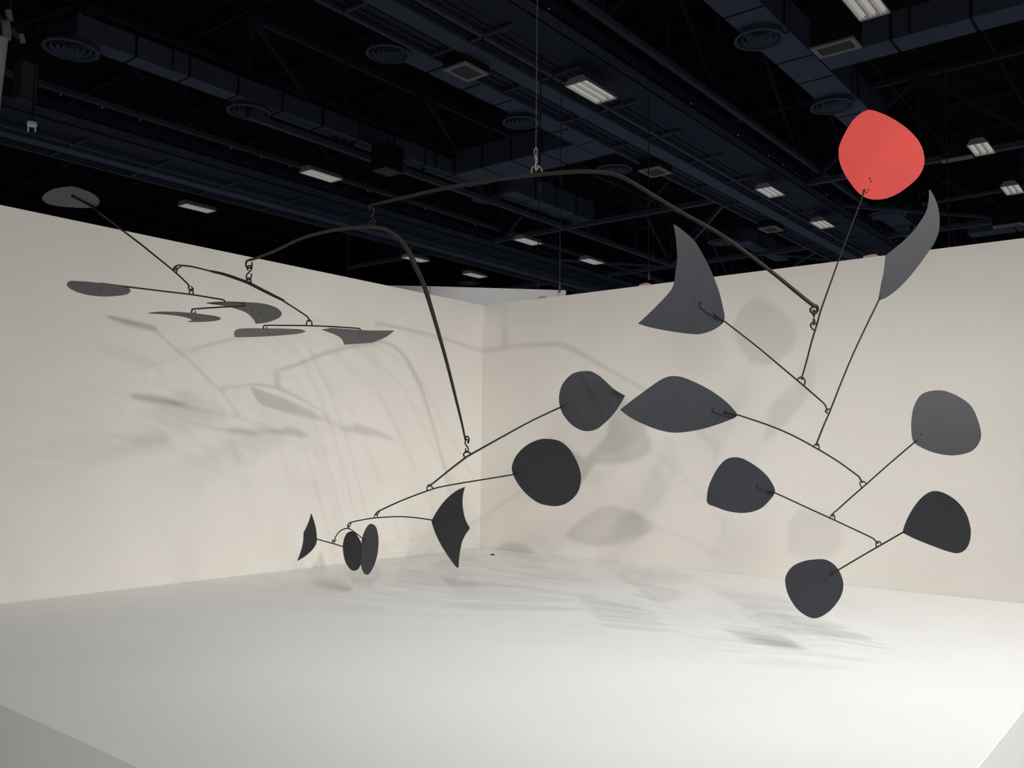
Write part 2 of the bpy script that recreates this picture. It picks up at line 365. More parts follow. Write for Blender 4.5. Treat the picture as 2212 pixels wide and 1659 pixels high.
pP16 = mesh_plate([(787,553),(900,465),(1080,330),(1230,225),(1320,182),(1400,170),(1500,185),(1650,245),(1830,340),(1980,450),(2080,550),(2118,610),(2080,650),(1900,720),(1700,778),(1450,815),(1270,795),(1080,730),(900,640)], (0,), ZC, (1592,896), 5.2, facing((1465,872), 10, 8), label='black leaf-shaped plate', fast=((1568,894),(1541,888),(1583,900)))
pP17 = mesh_plate([(1505,119),(1560,125),(1640,160),(1710,215),(1750,300),(1768,380),(1755,435),(1715,480),(1650,503),(1580,508),(1500,495),(1430,470),(1367,430),(1352,370),(1352,300),(1365,220),(1400,155),(1445,128)], (), ZL, (1975,955), 4.75, facing((2045,915), 12, -2), label='grey-black rounded plate', fast=((1990,938),))
pP18 = mesh_plate([(295,519),(350,530),(420,570),(480,620),(520,675),(537,725),(510,770),(460,820),(400,845),(330,852),(250,840),(180,815),(135,795),(130,750),(145,680),(190,590),(240,535)], (), ZL, (1674,1064), 4.95, facing((1600,1045), 0, 6), label='black rounded plate with a blunt point', fast=((1662,1062),(1647,1055),(1636,1049)))
pP19 = mesh_plate([(1297,970),(1320,900),(1370,810),(1430,745),(1490,721),(1560,740),(1630,790),(1680,860),(1705,950),(1700,1020),(1675,1070),(1630,1092),(1570,1082),(1480,1050),(1380,1010)], (0,), ZL, (1949,1151), 4.75, facing((2020,1130), -14, 14), label='black shell-shaped plate')
pP20 = mesh_plate([(800,1128),(850,1135),(900,1170),(935,1230),(945,1290),(930,1350),(890,1410),(840,1455),(780,1481),(720,1465),(660,1415),(615,1340),(597,1260),(610,1210),(650,1165),(720,1137)], (), ZL, (1811,1231), 4.85, facing((1758,1270), 0, 2), label='black egg-shaped plate, lowest of all', fast=((1797,1238),(1779,1249),(1784,1251)))

# --- arms (x, y, distance, half-thickness in px)
arm([(797.5,449,6.2,2.2),(800,443.5,6.2,2.6),(811.4,440.8,6.19,3.2),(865.6,428,6.13,3.6),(947,409.3,6.04,4),(1035,393.4,5.94,4.2),(1120,381.5,5.84,4.4),(1205,373,5.74,4.4),(1259,370.3,5.67,4.4),(1306.5,372.3,5.62,4.4),(1337,379.8,5.58,4.4),(1367.5,395,5.54,4.3),(1418,426,5.48,4.2),(1480,463,5.4,4.1),(1560.4,508.7,5.3,4),(1654.4,577.4,5.18,4),(1748.5,653.4,5.06,4),(1762.8,661,5.05,3.6),(1766,668,5.05,3.2),(1762.8,675,5.05,2.8),(1757.8,676.8,5.05,2.6),(1751.8,673.5,5.05,2.5),(1750.8,667.7,5.05,2.4),(1755,663.4,5.05,2.2)], 'main_arm', 6, n=10, label='thick top arm')
arm([(544,566,5.58,1.4),(544.5,574,5.58,1.5),(539.3,578.8,5.6,1.6),(532.8,576.4,5.6,1.7),(531.3,569.4,5.6,1.8),(535,562.8,5.6,2),(553.4,557.6,5.62,3),(600.4,539,5.69,3.3),(651,515,5.78,3.5),(712,498.5,5.92,3.7),(769,491,6.06,3.9),(809.6,490,6.2,4.2),(834,496,6.25,4.6),(852,506.5,6.29,5),(866,519,6.32,5.4),(877.6,534,6.35,5.6),(889.5,556.6,6.38,5.8),(898,577,6.4,5.8),(914,611,6.45,5.3),(935.6,679,6.52,4.4),(962.7,774,6.6,3.6),(985,862,6.65,3),(999,920,6.69,2.4),(1005.2,949.8,6.7,1.8),(1006.5,944,6.7,1.6),(1009.6,942.7,6.7,1.5),(1013,947,6.7,1.5),(1012.6,953,6.7,1.4),(1009,954.5,6.7,1.3)], 'curved_arm', 5, n=10, label='thick second arm bent over like a cane')
a = arm([(391,576,5.13,1.2),(382,581,5.1,1.4),(375.8,582,5.1,1.5),(376.2,577.6,5.1,1.5),(384,573.5,5.11,1.6),(392.3,573.5,5.13,1.7),(417,576.4,5.2,1.6),(452,585,5.33,1.6),(460,586.8,5.36,2.7),(487.5,593.5,5.45,3.2),(532.2,609.3,5.6,3.4),(541.6,613.5,5.63,3.4),(581.6,634,5.72,3.2),(610,648,5.78,2.6),(616,652.5,5.79,1.6),(640,668,5.84,1.5),(663.5,684,5.89,1.5),(668.5,692.5,5.9,1.4),(667,695,5.9,1.2)])
ring([(532.8,609,),(533,603),(537,600.5),(541,603),(542.5,613)], 5.6, 1.4, a)
a = arm([(155,424,pP1,1.6),(199,447.5,pP1,1.8),(205,452.5,5.05,2),(247,484.5,5.08,1.9),(300,524.3,5.1,1.8),(332,550,5.1,1.7),(376.9,586.6,5.1,1.6),(406.7,615,5.06,1.5),(406.7,620,5.05,1.4),(409.4,626.3,5.05,1.4),(414.8,627.5,5.05,1.4),(417.3,624,5.05,1.3),(412.5,618.7,5.05,1.2)])
ring([(374.5,584.5),(376,579),(380,577.8),(382,582),(381.5,590)], 5.1, 1.3, a)
a = arm([(218,612.2,4.88,1.7),(230.4,613.9,4.88,1.7),(272.4,619.2,4.9,1.6),(333.4,626.6,4.96,1.5),(372,631.3,5,1.5),(414.8,636.4,5.05,1.5),(458,643.4,5.07,1.5),(479.3,647,5.08,1.5),(485,649.8,5.08,1.5),(488,654.2,5.08,1.4),(491,657,5.08,1.3)])
ring([(409,636),(410,628),(413,624.5),(416.5,628),(417.3,637)], 5.05, 1.3, a)
arm([(530,661,pP3,1.3),(494.6,662.5,5.06,1.5),(475.8,663.6,5.06,1.5),(420.5,667.3,5.05,1.5),(414.9,670.5,5.05,1.5),(414,675.6,5.05,1.4),(418,677.4,5.05,1.4),(421.7,676.4,5.05,1.3),(421.6,672,5.05,1.2)])
a = arm([(569,711,5.94,1.2),(569.4,705.2,5.94,1.3),(574.2,702.9,5.93,1.3),(610,702.9,5.92,1.3),(667.8,703.5,5.9,1.4),(722,705.8,5.9,1.3),(761.4,708.4,5.9,1.3),(775.2,709.9,5.9,1.3),(780.5,714,5.9,1.2)])
ring([(661.8,703.5),(663,695),(667.8,691.3),(673,695),(673.8,704)], 5.9, 1.3, a)
arm([(576,711,5.94,1.0),(576,705.5,5.94,1.0)], 'hook_tip', 2)
a = arm([(1221.3,874,pP7,1.3),(1209,880.6,6.79,1.6),(1190,889.2,6.78,1.5),(1139.5,913.6,6.76,1.5),(1071.7,950.9,6.73,1.7),(1017.4,981.4,6.7,1.9),(1003.9,989.9,6.69,1.9),(970,1016,6.55,1.7),(939.4,1040.7,6.43,1.6),(930,1047.5,6.4,1.6),(926,1051.5,6.4,1.3)])
ring([(1005,989.5),(1001.4,982.4),(1005,976.6),(1009,975.2),(1012.5,976.4),(1017.5,980.8)], 6.7, 1.5, a)
a = arm([(1119,1023.8,pP8,1.0),(1107.3,1025.5,5.99,1.3),(1003.9,1042.4,6.27,1.3),(966,1049,6.35,1.3),(932.7,1057,6.4,1.4),(871.6,1079.7,6.5,1.4),(820.8,1102.8,6.6,1.4),(813,1109,6.6,1.2),(811.3,1112,6.6,1.1),(815.5,1111,6.6,1.1),(820,1104.5,6.6,1)])
ring([(922.8,1059.5),(922.6,1052),(926,1047.8),(930.5,1048.5),(935.4,1055.5)], 6.4, 1.2, a)
a = arm([(936,1124,6.39,1),(933,1123.4,6.4,1.2),(900,1118.6,6.47,1.2),(861.5,1116,6.54,1.2),(814,1118.4,6.6,1.2),(783.5,1122.8,6.64,1.2),(759.7,1127.9,6.68,1.2),(753.5,1131,6.69,1.1),(751,1134.8,6.7,1),(752.6,1137.7,6.7,1),(757,1133.8,6.7,1),(757.8,1129.5,6.7,1)])
ring([(809,1119),(809.6,1112.5),(812.3,1110.2),(815,1112.5),(815.5,1118.5)], 6.6, 1.0, a)
a = arm([(719,1168.2,6.7,.9),(722.2,1169.4,6.7,.9),(725.5,1166,6.7,1),(723.3,1162.7,6.7,1),(732,1149.7,6.7,1),(741.8,1143.2,6.7,1.1),(751,1141.5,6.7,1.1),(760.2,1145.3,6.69,1),(771,1153.5,6.66,1),(781.9,1162.2,6.61,1),(788.4,1167,pP10,1)])
ring([(750.6,1142),(751,1137.5),(752.6,1136),(754,1137.5),(754.2,1142)], 6.7, .9, a)
a = arm([(684.2,1164.6,6.74,1.1),(716.8,1173.5,6.7,1.1),(740.7,1180.6,6.73,1.1)])
ring([(717.8,1173.5),(718.2,1168),(720,1166.6),(722,1169),(722.3,1174.8)], 6.7, .9, a)
a = arm([(1868,408,pRED,1.3),(1862,428,4.95,1.4),(1827,520,4.98,1.5),(1791,620,5.01,1.6),(1773,670.6,5.03,1.7),(1765,699.6,5.05,1.8),(1760.7,713.3,5.05,1.8),(1752.7,740,5.06,1.7),(1743,777,5.08,1.6),(1734,809,5.1,1.5),(1730.5,816,5.1,1.3),(1733,819.5,5.1,1.2),(1735.5,814,5.1,1)])
ring([(1759.5,714),(1753,708),(1751,702),(1753.5,698.5),(1758,697),(1762.5,699),(1765,697)], 5.05, 1.5, a)
a = arm([(1543,678.5,pP14,1.7),(1552,685.5,pP14,1.5),(1563.6,693,5.39,1.6),(1610,728.7,5.33,1.6),(1647,758.3,5.28,1.6),(1721.3,820.8,5.12,1.7),(1737,834,5.09,1.7),(1765,858.4,5,1.6),(1781,873,4.96,1.5),(1785,881,4.95,1.4),(1787.5,887,4.95,1.2),(1784.5,889,4.95,1)])
ring([(1721.5,821),(1726,816.6),(1731.5,815),(1737,818.5),(1739.3,824),(1737,833)], 5.1, 1.4, a)
a = arm([(1901,643,pP15,1.0),(1898.6,648,4.9,1.4),(1870,707,4.91,1.4),(1842.5,765.5,4.92,1.4),(1816,829,4.94,1.4),(1793.7,886,4.95,1.5),(1779,920,4.95,1.5),(1767.5,949,4.95,1.6),(1764.7,957,4.95,1.5),(1764,962,4.95,1.3),(1766.5,961,4.95,1)])
ring([(1794,884),(1788,883.5),(1783.6,886),(1783.2,890),(1787,892.5),(1791.5,893)], 4.95, 1.1, a)
a = arm([(1564,888.2,pP16,1.7),(1578,892,pP16,1.5),(1592,895.8,5.19,1.5),(1610,901.5,5.17,1.5),(1661.7,919.2,5.1,1.5),(1711,940,5.03,1.5),(1757.5,965,4.95,1.5),(1806,994,4.88,1.5),(1850,1025.5,4.81,1.5),(1857,1032.5,4.8,1.5),(1861.6,1041,4.8,1.3),(1864.5,1042.5,4.8,1)])
ring([(1757.5,964.8),(1761,960),(1764.5,958.3),(1768.5,961),(1770,971)], 4.95, 1.2, a)
a = arm([(1980,951.5,pP17,1.0),(1975.5,955.5,4.75,1.4),(1922,1001,4.78,1.4),(1870.6,1046.5,4.8,1.4),(1838,1075,4.83,1.4),(1809,1101,4.85,1.4),(1801,1107.5,4.85,1.4),(1798.3,1113.5,4.85,1.3),(1799.5,1117,4.85,1)])
ring([(1871.5,1045),(1866,1040),(1860.5,1040),(1857.5,1044),(1859.5,1050),(1862,1054)], 4.8, 1.1, a)
a = arm([(1659,1058.6,pP18,1.8),(1666,1061.4,pP18,1.5),(1675.3,1065,4.94,1.4),(1735,1092.6,4.9,1.4),(1796.5,1120.8,4.85,1.4),(1841,1141.5,4.82,1.4),(1882,1161,4.8,1.4),(1889,1166,4.8,1.4),(1896,1172.8,4.8,1.3),(1898.5,1174,4.8,1)])
ring([(1792.8,1119),(1795,1113),(1798.5,1111),(1802.5,1114),(1803.5,1124)], 4.85, 1.1, a)
a = arm([(1952,1149,pP19,1.0),(1949,1150.8,4.75,1.5),(1899,1179.5,4.8,1.5),(1855,1205,4.82,1.5),(1811,1231,4.85,1.5),(1798.3,1237.6,pP20,1.9),(1795,1239.5,pP20,1.6)])
ring([(1904.5,1176),(1901,1170.8),(1896,1170),(1892.4,1173.5),(1893.4,1183)], 4.8, 1.2, a)
# lacing wires on three plates (thin shadow-like wire that ties the arm to the plate)
arm([(1510.5,657,pP14,.7),(1512,651.5,pP14,.7),(1516,654,pP14,.7),(1512,662,pP14,.7),(1534,679.5,pP14,.7),(1554,692,pP14,.7)], 'lacing_wire', 3)
arm([(1544,880,pP16,.7),(1539,888,pP16,.7),(1560,895,pP16,.7),(1586,902,pP16,.7)], 'lacing_wire', 3)
arm([(1637,1048,pP18,.8),(1636,1054,pP18,.7),(1652,1061,pP18,.7),(1668,1068,pP18,.7)], 'lacing_wire', 3)
# hooks between the arms
s_hook([(1005,951),(1007,946),(1011,949)] and [(1010.5,957.5),(1012.3,955),(1011,950.5),(1006.8,950),(1005,955),(1005.2,959),(1008,963.5),(1011,967.5),(1011.3,973.2),(1008.3,977.3),(1005.7,974.3),(1006.1,968.5)], 6.7, 1.3, .02)
s_hook([(535.7,583.5),(533.6,577.6),(537,574.2),(542.5,574.5),(544,579),(541.5,584),(536,590),(532.3,595),(532.8,601.5),(537,604.6),(541.6,601.5),(543.4,591)], 5.6, 1.4, .01)
s_hook([(799,455),(799,450.5),(803,448.5),(807.5,452),(806.5,460),(804,466),(805,472),(809,476),(809.5,480),(806,481.5),(803,478.5)], 6.2, 1.6, .02)
ring([(797,487.5),(798,479.5),(802.6,476.2),(808,479),(809.6,487.5)], 6.2, 1.4)
s_hook([(1756.5,682),(1756.3,673.5),(1757.8,669.3),(1759.5,673.5),(1758.8,683),(1757.3,690),(1756,697),(1757.8,702),(1760,697.5),(1759.7,690)], 5.05, 1.3, .02)
# shackle and swivel hook at the top
sh = MB()
q = [at(x, y, 5.8) for x, y in ((1147.5,375),(1149,364),(1153,359.5),(1160,358.5),(1166,361),(1169.5,367),(1171,374))]
sh.tube([Vector(s) for s in smooth_path(q, 5)], 1.9*5.8/FPX, 8)
shk = sh.build('shackle', M_STEEL, MOB, True, origin=q[3])
hk = MB(); q = [(*at(x, y, 5.79), r) for x, y, r in ((1157,335,2.6),(1157,340,4.6),(1158,346,4.4),(1157.5,352,3),(1156.5,358,2.6),(1156,363,2.6),(1158,367.5,2.4),(1161,364,2.2),(1161.5,357,1.8))]
s_ = smooth_path(q, 4); hk.tube([Vector(v[:3]) for v in s_], [v[3]*5.8/FPX for v in s_], 8)
hkk = hk.build('swivel_hook', M_STEEL, MOB, True, origin=q[3][:3])
q0 = at(1157, 336, 5.79)
lk = MB(); q = [at(x, y, 5.79) for x, y in ((1156,336),(1154,328),(1156,320),(1159,320),(1160.5,328),(1158.5,336))]
lk.tube([Vector(v) for v in smooth_path(q, 4, True)], .0045, 8, True)
lk.build('chain_link', M_STEEL, MOB, True, origin=q[0])
wt = Vector((q[2].x, q[2].y, 9.4))
cb = MB().tube([at(1157.5, 321, 5.79), Vector(at(1157.5, 321, 5.79))*1.0 + Vector((0, 0, wt.z-q[2].z))], .0035, 8)
cab = cb.build('hanging_cable', M_CABLE, MOB, True, origin=q0)

# ================================================================== OVERHEAD: catwalks, trusses, ducts, diffusers, lamps
ZC0 = 9.2                                   # catwalk underside
def Yat(x, y, z): return onz(x, y, z).y
def Xat(x, y, z): return onz(x, y, z).x
# --- cross-section of the catwalk read from the photo (Y positions at z = ZC0)
ya = Yat(1164, 244, ZC0); yb0 = Yat(1275, 262, ZC0); yb1 = Yat(1275, 236, ZC0)
yc = Yat(1359, 261, ZC0); yd0 = Yat(1400, 238, ZC0); yd1 = Yat(1400, 203, ZC0)
ye = Yat(1436, 183, ZC0+1.15)
def catwalk(name, dy, x0, x1, label, nx):
    root = empty(name, ((x0+x1)/2, (ya+yd1)/2+dy, ZC0), label, 'catwalk')
    def part(nm, m, mt): return m.build(nm, mt, root)
    A, B0, B1, Cc, D0_, D1_, E_ = [v+dy for v in (ya, yb0, yb1, yc, yd0, yd1, ye)]
    part('edge_angle', MB().box((x0, A-.04, ZC0), (x1, A+.04, ZC0+.10)), M_STRUT)
    part('floor_beam', MB().box((x0, min(B0, B1), ZC0-.02), (x1, max(B0, B1), ZC0+.28)), M_NAVY)
    part('floor_angle', MB().box((x0, Cc-.04, ZC0), (x1, Cc+.04, ZC0+.10)), M_STRUT)
    part('edge_beam', MB().box((x0, min(D0_, D1_), ZC0+.10), (x1, max(D0_, D1_)-.12, ZC0+.35)), M_NAVY)
    part('kick_rail', MB().box((x0, min(D0_, D1_)-.08, ZC0+.42), (x1, min(D0_, D1_)-.04, ZC0+.60)), M_NAVY2)
    step = 2.3; k = int((x1-x0)/step); px = None
    for i in range(k):
        xa = x0+i*step; xb = xa+step-.05
        # one deck tray per bay: three long ribs above a sheet
        m = MB().box((xa, max(D0_, D1_), ZC0+.10), (xb, A-.05, ZC0+.13))
        for j in range(1, 9):
            yy = max(D0_, D1_) + (A-max(D0_, D1_))*j/9
            m.box((xa, yy-.03, ZC0+.07), (xb, yy+.03, ZC0+.10))
        part('deck_tray', m, M_NAVY2)
        part('cross_bar', MB().bar((xa, A, ZC0+.03), (xa, D0_, ZC0+.03), .045, .06), M_STRUT)
        part('post', MB().bar((xa+.4, E_, ZC0+.1), (xa+.4, E_, ZC0+1.15), .05), M_STRUT)
    part('handrail', MB().tube([(x0, E_, ZC0+1.15), (x1, E_, ZC0+1.15)], .032, 8), M_STRUT)
    part('mid_rail', MB().tube([(x0, E_, ZC0+.75), (x1, E_, ZC0+.75)], .02, 6), M_STRUT)
    part('rail_foot', MB().box((x0, min(E_, D1_), ZC0+.08), (x1, max(E_, D1_), ZC0+.12)), M_NAVY2)
    # small lamps clipped along the handrail
    x = x0+1.1
    while x < x1:
        m = MB().box((x-.035, E_-.03, ZC0+1.17), (x+.035, E_+.03, ZC0+1.23)); m.bar((x, E_, ZC0+1.10), (x, E_, ZC0+1.17), .02); part('clip_lamp', m, M_REFL)
        x += random.choice((1.1, 2.9, 3.4))
    return root
catwalk('catwalk', 0, 8, 47, 'long navy catwalk crossing overhead above the top arm', 1)
dyL = Yat(383, 281, ZC0+1.15)-ye
catwalk('catwalk', dyL, 6, 58, 'long navy catwalk overhead on the left, above the left wall', 1)
print('catwalk Y', ya, yb0, yc, yd0, yd1, ye, 'dyL', dyL)

def truss(name, p, q, h, panel, label, wd=.10, zig=True, mt=M_TRUSS, chord=M_STRUT):
    p, q = Vector(p), Vector(q); L = (q-p).length; d = (q-p)/L; n = max(2, round(L/panel)); st = L/n
    root = empty(name, (p+q)/2, label, 'truss')
    MB().bar(p, q, wd*1.3, wd*1.3).build('bottom_chord', chord, root)
    up = Vector((0, 0, h))
    MB().bar(p+up, q+up, wd*1.2, wd*1.2).build('top_chord', mt, root)
    for i in range(n+1):
        a = p+d*st*i
        MB().bar(a, a+up, wd*.8).build('vertical_member', mt, root)
        if i < n:
            b = a+d*st
            if i % 2 == 0: MB().bar(a+up, b, wd*.8).build('diagonal_member', mt, root)
            else: MB().bar(a, b+up, wd*.8).build('diagonal_member', mt, root)
    return root
ZT = 10.0
yF = Yat(1410, 114, ZT); truss('roof_truss', (12, yF, ZT), (52, yF, ZT), 2.4, 2.6, 'dark roof truss running beside the overhead catwalk')
yL = Yat(332, 258, ZT); truss('roof_truss', (4, yL, ZT), (60, yL, ZT), 2.4, 3.0, 'dark roof truss above the left catwalk')
ZN = 9.6
N1, N2, N3, N4, N5 = onz(951,541,ZN), onz(1220,492,ZN), onz(1575,428,ZN), onz(1448,577,ZN), onz(2172,472,ZN)
xV1 = (N2.x+N3.x+N1.x)/3; 
truss('roof_truss', (xV1, N1.y+6, ZN), (xV1, -6, ZN), 2.6, 3.1, 'dark roof truss crossing behind the black fin plate', .12)
xV2 = (N4.x+N5.x)/2
truss('roof_truss', (xV2, N4.y+12, ZN), (xV2, -6, ZN), 2.6, 3.6, 'dark roof truss low over the right wall, farthest of the crossing ones', .13)
truss('roof_truss', (N2.x-14, N2.y, ZN+.02), (N4.x+22, N2.y, ZN+.02), 2.6, 3.1, 'dark roof truss ending behind the black fin plate', .12)
print('N', N1, N2, N3, N4, N5)
def strut(pa, pb, za, zb, label, w=.09):
    a, b = onz(*pa, za), onz(*pb, zb)
    o = MB().bar(a, b, w).build('brace_strut', M_STRUT, origin=(a+b)/2); tag(o, label, 'strut', 'bracing struts under the roof trusses'); return o
strut((1003,549),(1448,577), ZN, ZN, 'long thin brace left of the fin plate, above the far partition')
strut((1600,427),(2172,472), ZN, ZN, 'long thin brace passing just below the red plate')
strut((1575,428),(1448,577), ZN, ZN, 'pale short brace rising from the top of the fin plate')
strut((1766,541),(1719,570), ZN, ZN, 'short brace over the right wall, left of the red plate wire')
strut((2212,403),(1990,442), ZN, ZN, 'thin brace right of the tusk-shaped plate')
strut((1824,565),(1660,548), ZN, ZN, 'thin brace just over the right wall top')

# --- roof joists (a black grid under the deck)
jr = bpy.data.objects.new('ceiling_grid', None); COL.objects.link(jr); struct(jr, 'faint grid of black joists under the roof deck')
for i in range(22):
    x = 4+i*2.9
    MB().bar((x, -12, DECK_Z-.15), (x, 60, DECK_Z-.15), .10, .22).build('joist', M_JOIST, jr)
for i in range(22):
    y = -10+i*2.9
    MB().bar((2, y, DECK_Z-.32), (66, y, DECK_Z-.32), .07, .10).build('joist', M_JOIST, jr)

# --- ducts
ZD = 9.9
def duct_run(label, axis, a, b, c0, c1, h=.75, sec=1.25, z=ZD, bulge=()):
    """axis 'x': from x=a to x=b between y=c0..c1; axis 'y' likewise"""
    c0, c1 = min(c0, c1), max(c0, c1); a, b = min(a, b), max(a, b)
    ctr = ((a+b)/2, (c0+c1)/2, z) if axis == 'x' else ((c0+c1)/2, (a+b)/2, z)
    root = empty('air_duct', ctr, label, 'duct')
    n = max(1, round((b-a)/sec)); st = (b-a)/n
    for i in range(n):
        s, e = a+i*st, a+(i+1)*st
        g = .035
        m = MB()
        if axis == 'x': m.box((s+g, c0, z), (e-g, c1, z+h))
        else: m.box((c0, s+g, z), (c1, e-g, z+h))
        m.build('duct_section', M_NAVY, root)
        if i < n:
            m = MB()
            if axis == 'x': m.box((e-g, c0+.02, z+.02), (e+g, c1-.02, z+h-.02))
            else: m.box((c0+.02, e-g, z+.02), (c1-.02, e+g, z+h-.02))
            m.build('duct_flange', M_SEAM, root)
    # hanger straps up to the roof
    k = max(2, int((b-a)/5)+1)
    for i in range(k):
        t = a+(b-a)*(i+.5)/k
        for c in (c0-.02, c1+.02):
            p = (t, c, z) if axis == 'x' else (c, t, z)
            MB().bar(p, (p[0], p[1], DECK_Z), .03).build('hanger_strap', M_JOIST, root)
    return root
def diffuser(x, y, wpx, label, z=ZD-.12, neck=.35):
    rod = (x, y) in ((1327, 367), (1013, 612), (1562, 524), (1240, 573))
    p = onz(x, y, z); dep = (p-EYE).dot(FWD); rr = wpx/FPX*dep/2
    root = empty('air_diffuser', p, label, 'air diffuser', 'round air diffusers under the ducts')
    prof = [(rr*.86, .10), (rr*.98, .04), (rr, .0), (rr*.90, -.01), (rr*.84, .06)]
    MB().lathe(prof, 48, p).build('outer_ring', M_NAVY, root, False, origin=p)
    for k, f in enumerate((.72, .50, .29)):
        MB().lathe([(rr*(f-.09), .05), (rr*f, .0), (rr*(f+.015), .012), (rr*(f-.075), .062), (rr*(f-.09), .05)], 40, p+Vector((0, 0, .012*(k+1)))).build('cone_ring', M_NAVY, root, False, origin=p)
    MB().lathe([(0, .0), (rr*.10, .01), (rr*.05, .06)], 20, p+Vector((0, 0, .03))).build('centre_cap', M_NAVY, root, True, origin=p)
    MB().lathe([(0.0, .22), (rr*.84, .22), (rr*.84, neck+.12)], 32, p).build('neck', M_SEAM, root, True, origin=p)
    if rod: MB().bar(p+Vector((0, 0, .11)), (p.x, p.y, DECK_Z), .04).build('hanger_rod', M_JOIST, root, origin=p)
    return root
# centre run with two diffusers, cross piece, and the run on the left
yM0, yM1 = Yat(1086,237,ZD), Yat(1113,217,ZD)
duct_run('navy air duct overhead right of the square loudspeaker, centre of the hall', 'x', Xat(850,112,ZD), max(Xat(1120,381,ZD), Xat(1110,345,ZD)), yM0, yM1)
yL0, yL1 = Yat(744,308,ZD), Yat(709,277,ZD)
duct_run('long navy air duct crossing overhead at upper left', 'x', Xat(150,85,ZD), max(Xat(1120,381,ZD), Xat(1110,345,ZD)), yL0, yL1, .5, 1.35)
xq0, xq1 = Xat(1120,381,ZD), Xat(1110,345,ZD)
duct_run('navy cross duct joining the left and centre runs behind the top arm', 'y', min(yL0,yL1)-.001, max(yM0,yM1)+.001, xq0, xq1)
yK0, yK1 = Yat(1150,452,ZD), Yat(1170,436,ZD)
duct_run('short navy air duct behind the top arm, above the far partition', 'x', Xat(1075,420,ZD), Xat(1225,490,ZD), yK0, yK1)
yR0, yR1 = Yat(1591,64,ZD), Yat(1696,58,ZD)
duct_run('wide navy air duct running down to the red plate', 'x', Xat(1500,-20,ZD), Xat(1900,275,ZD), yR0, yR1, .7, 1.3)
xr0, xr1 = Xat(1811,147,ZD), Xat(1776,126,ZD)
duct_run('navy branch duct at upper right, above the red plate', 'y', min(yR0,yR1), -1.0, xr0, xr1, .6, 1.6)
yT0, yT1 = Yat(1640,549,ZD), Yat(1650,536,ZD)
duct_run('small navy duct right of the black fin plate, just over the wall', 'x', Xat(1590,525,ZD), Xat(1680,565,ZD), yT0, yT1, .6, 1.6)
yS0, yS1 = Yat(1925,492,ZD), Yat(1965,478,ZD)
duct_run('small navy duct between the red plate wire and the tusk-shaped plate', 'x', Xat(1895,460,ZD), Xat(1975,515,ZD), yS0, yS1, .6, 1.6)
xs0, xs1 = Xat(2150,507,ZD), Xat(2150,497,ZD)
duct_run('low navy duct at the right edge just above the wall', 'y', Yat(2085,503,ZD), -4.0, xs0, xs1, .5, 1.6)
for x, y, w, lab in ((153,109,114,'largest round air diffuser, at the upper left corner'), (537,243,92,'round air diffuser on the left duct, right of the corner one'),
    (838,118,95,'round air diffuser at top centre left, at the start of the centre duct'), (1125,266,80,'round air diffuser just above the steel shackle'),
    (848,353,72,'round air diffuser half hidden by a brown box'), (1050,432,64,'round air diffuser below the middle of the top arm'),
    (1327,367,76,'round air diffuser touching the bend of the top arm'), (1640,87,106,'round air diffuser at upper right, higher of two on the wide duct'),
    (1798,231,92,'round air diffuser left of the red plate'), (1562,524,66,'round air diffuser right of the tip of the fin plate'),
    (1915,466,80,'round air diffuser between the red plate and the tusk-shaped plate'), (1240,573,50,'faint small diffuser low above the far partition'),
    (1013,612,46,'faintest small diffuser touching the far partition top')):
    diffuser(x, y, w, lab)

# --- hanging lamps
ZLAMP = 8.9
def lamp(x, y, label, s=1.0, cable=True, z=ZLAMP, wid=.56, ln=1.25):
    p = onz(x, y, z); L, Wd, H = ln*s, wid*s, .14
    root = empty('hall_lamp', p, label, 'lamp', 'rectangular hall lamps on cables')
    X0, X1, Y0, Y1 = p.x-L/2, p.x+L/2, p.y-Wd/2, p.y+Wd/2
    # housing: tapered lid
    m = MB(); t = .10
    m.add([(X0,Y0,z),(X1,Y0,z),(X1,Y1,z),(X0,Y1,z),(X0+.02,Y0+t,z+H),(X1-.02,Y0+t,z+H),(X1-.02,Y1-t,z+H),(X0+.02,Y1-t,z+H)],
          [(4,5,6,7),(0,1,5,4),(1,2,6,5),(2,3,7,6),(3,0,4,7)]); m.build('housing', M_HOUS, root, origin=p)
    nb = 3; bw = Wd/nb
    for i in range(nb):
        y0 = Y0+i*bw; m = MB()
        m.add([(X0+.02,y0+.01,z-.005),(X1-.02,y0+.01,z-.005),(X1-.02,y0+bw/2,z+.07),(X0+.02,y0+bw/2,z+.07),(X1-.02,y0+bw-.01,z-.005),(X0+.02,y0+bw-.01,z-.005)],
              [(0,1,2,3),(3,2,4,5)]); m.build('reflector', M_REFL, root, origin=p)
        MB().tube([(X0+.04, y0+bw/2, z+.02), (X1-.04, y0+bw/2, z+.02)], .013, 6).build('lamp_tube', M_TUBE, root, origin=p)
    for s_ in (X0, X1-.03): MB().box((s_, Y0, z-.012), (s_+.03, Y1, z+.03)).build('end_cap', M_HOUS, root, origin=p)
    MB().box((X0,Y0,z-.012),(X1,Y0+.012,z+.02)).box((X0,Y1-.012,z-.012),(X1,Y1,z+.02)).build('side_trim', M_HOUS, root, origin=p)
    q0 = Vector((p.x, p.y, z+H)); q1 = Vector((p.x, p.y, DECK_Z-.002))
    MB().tube([q0, q0.lerp(q1, .3)+Vector((.012, 0, 0)), q1], .012, 6).build('cable', M_CABLE, root, origin=p)
    return root
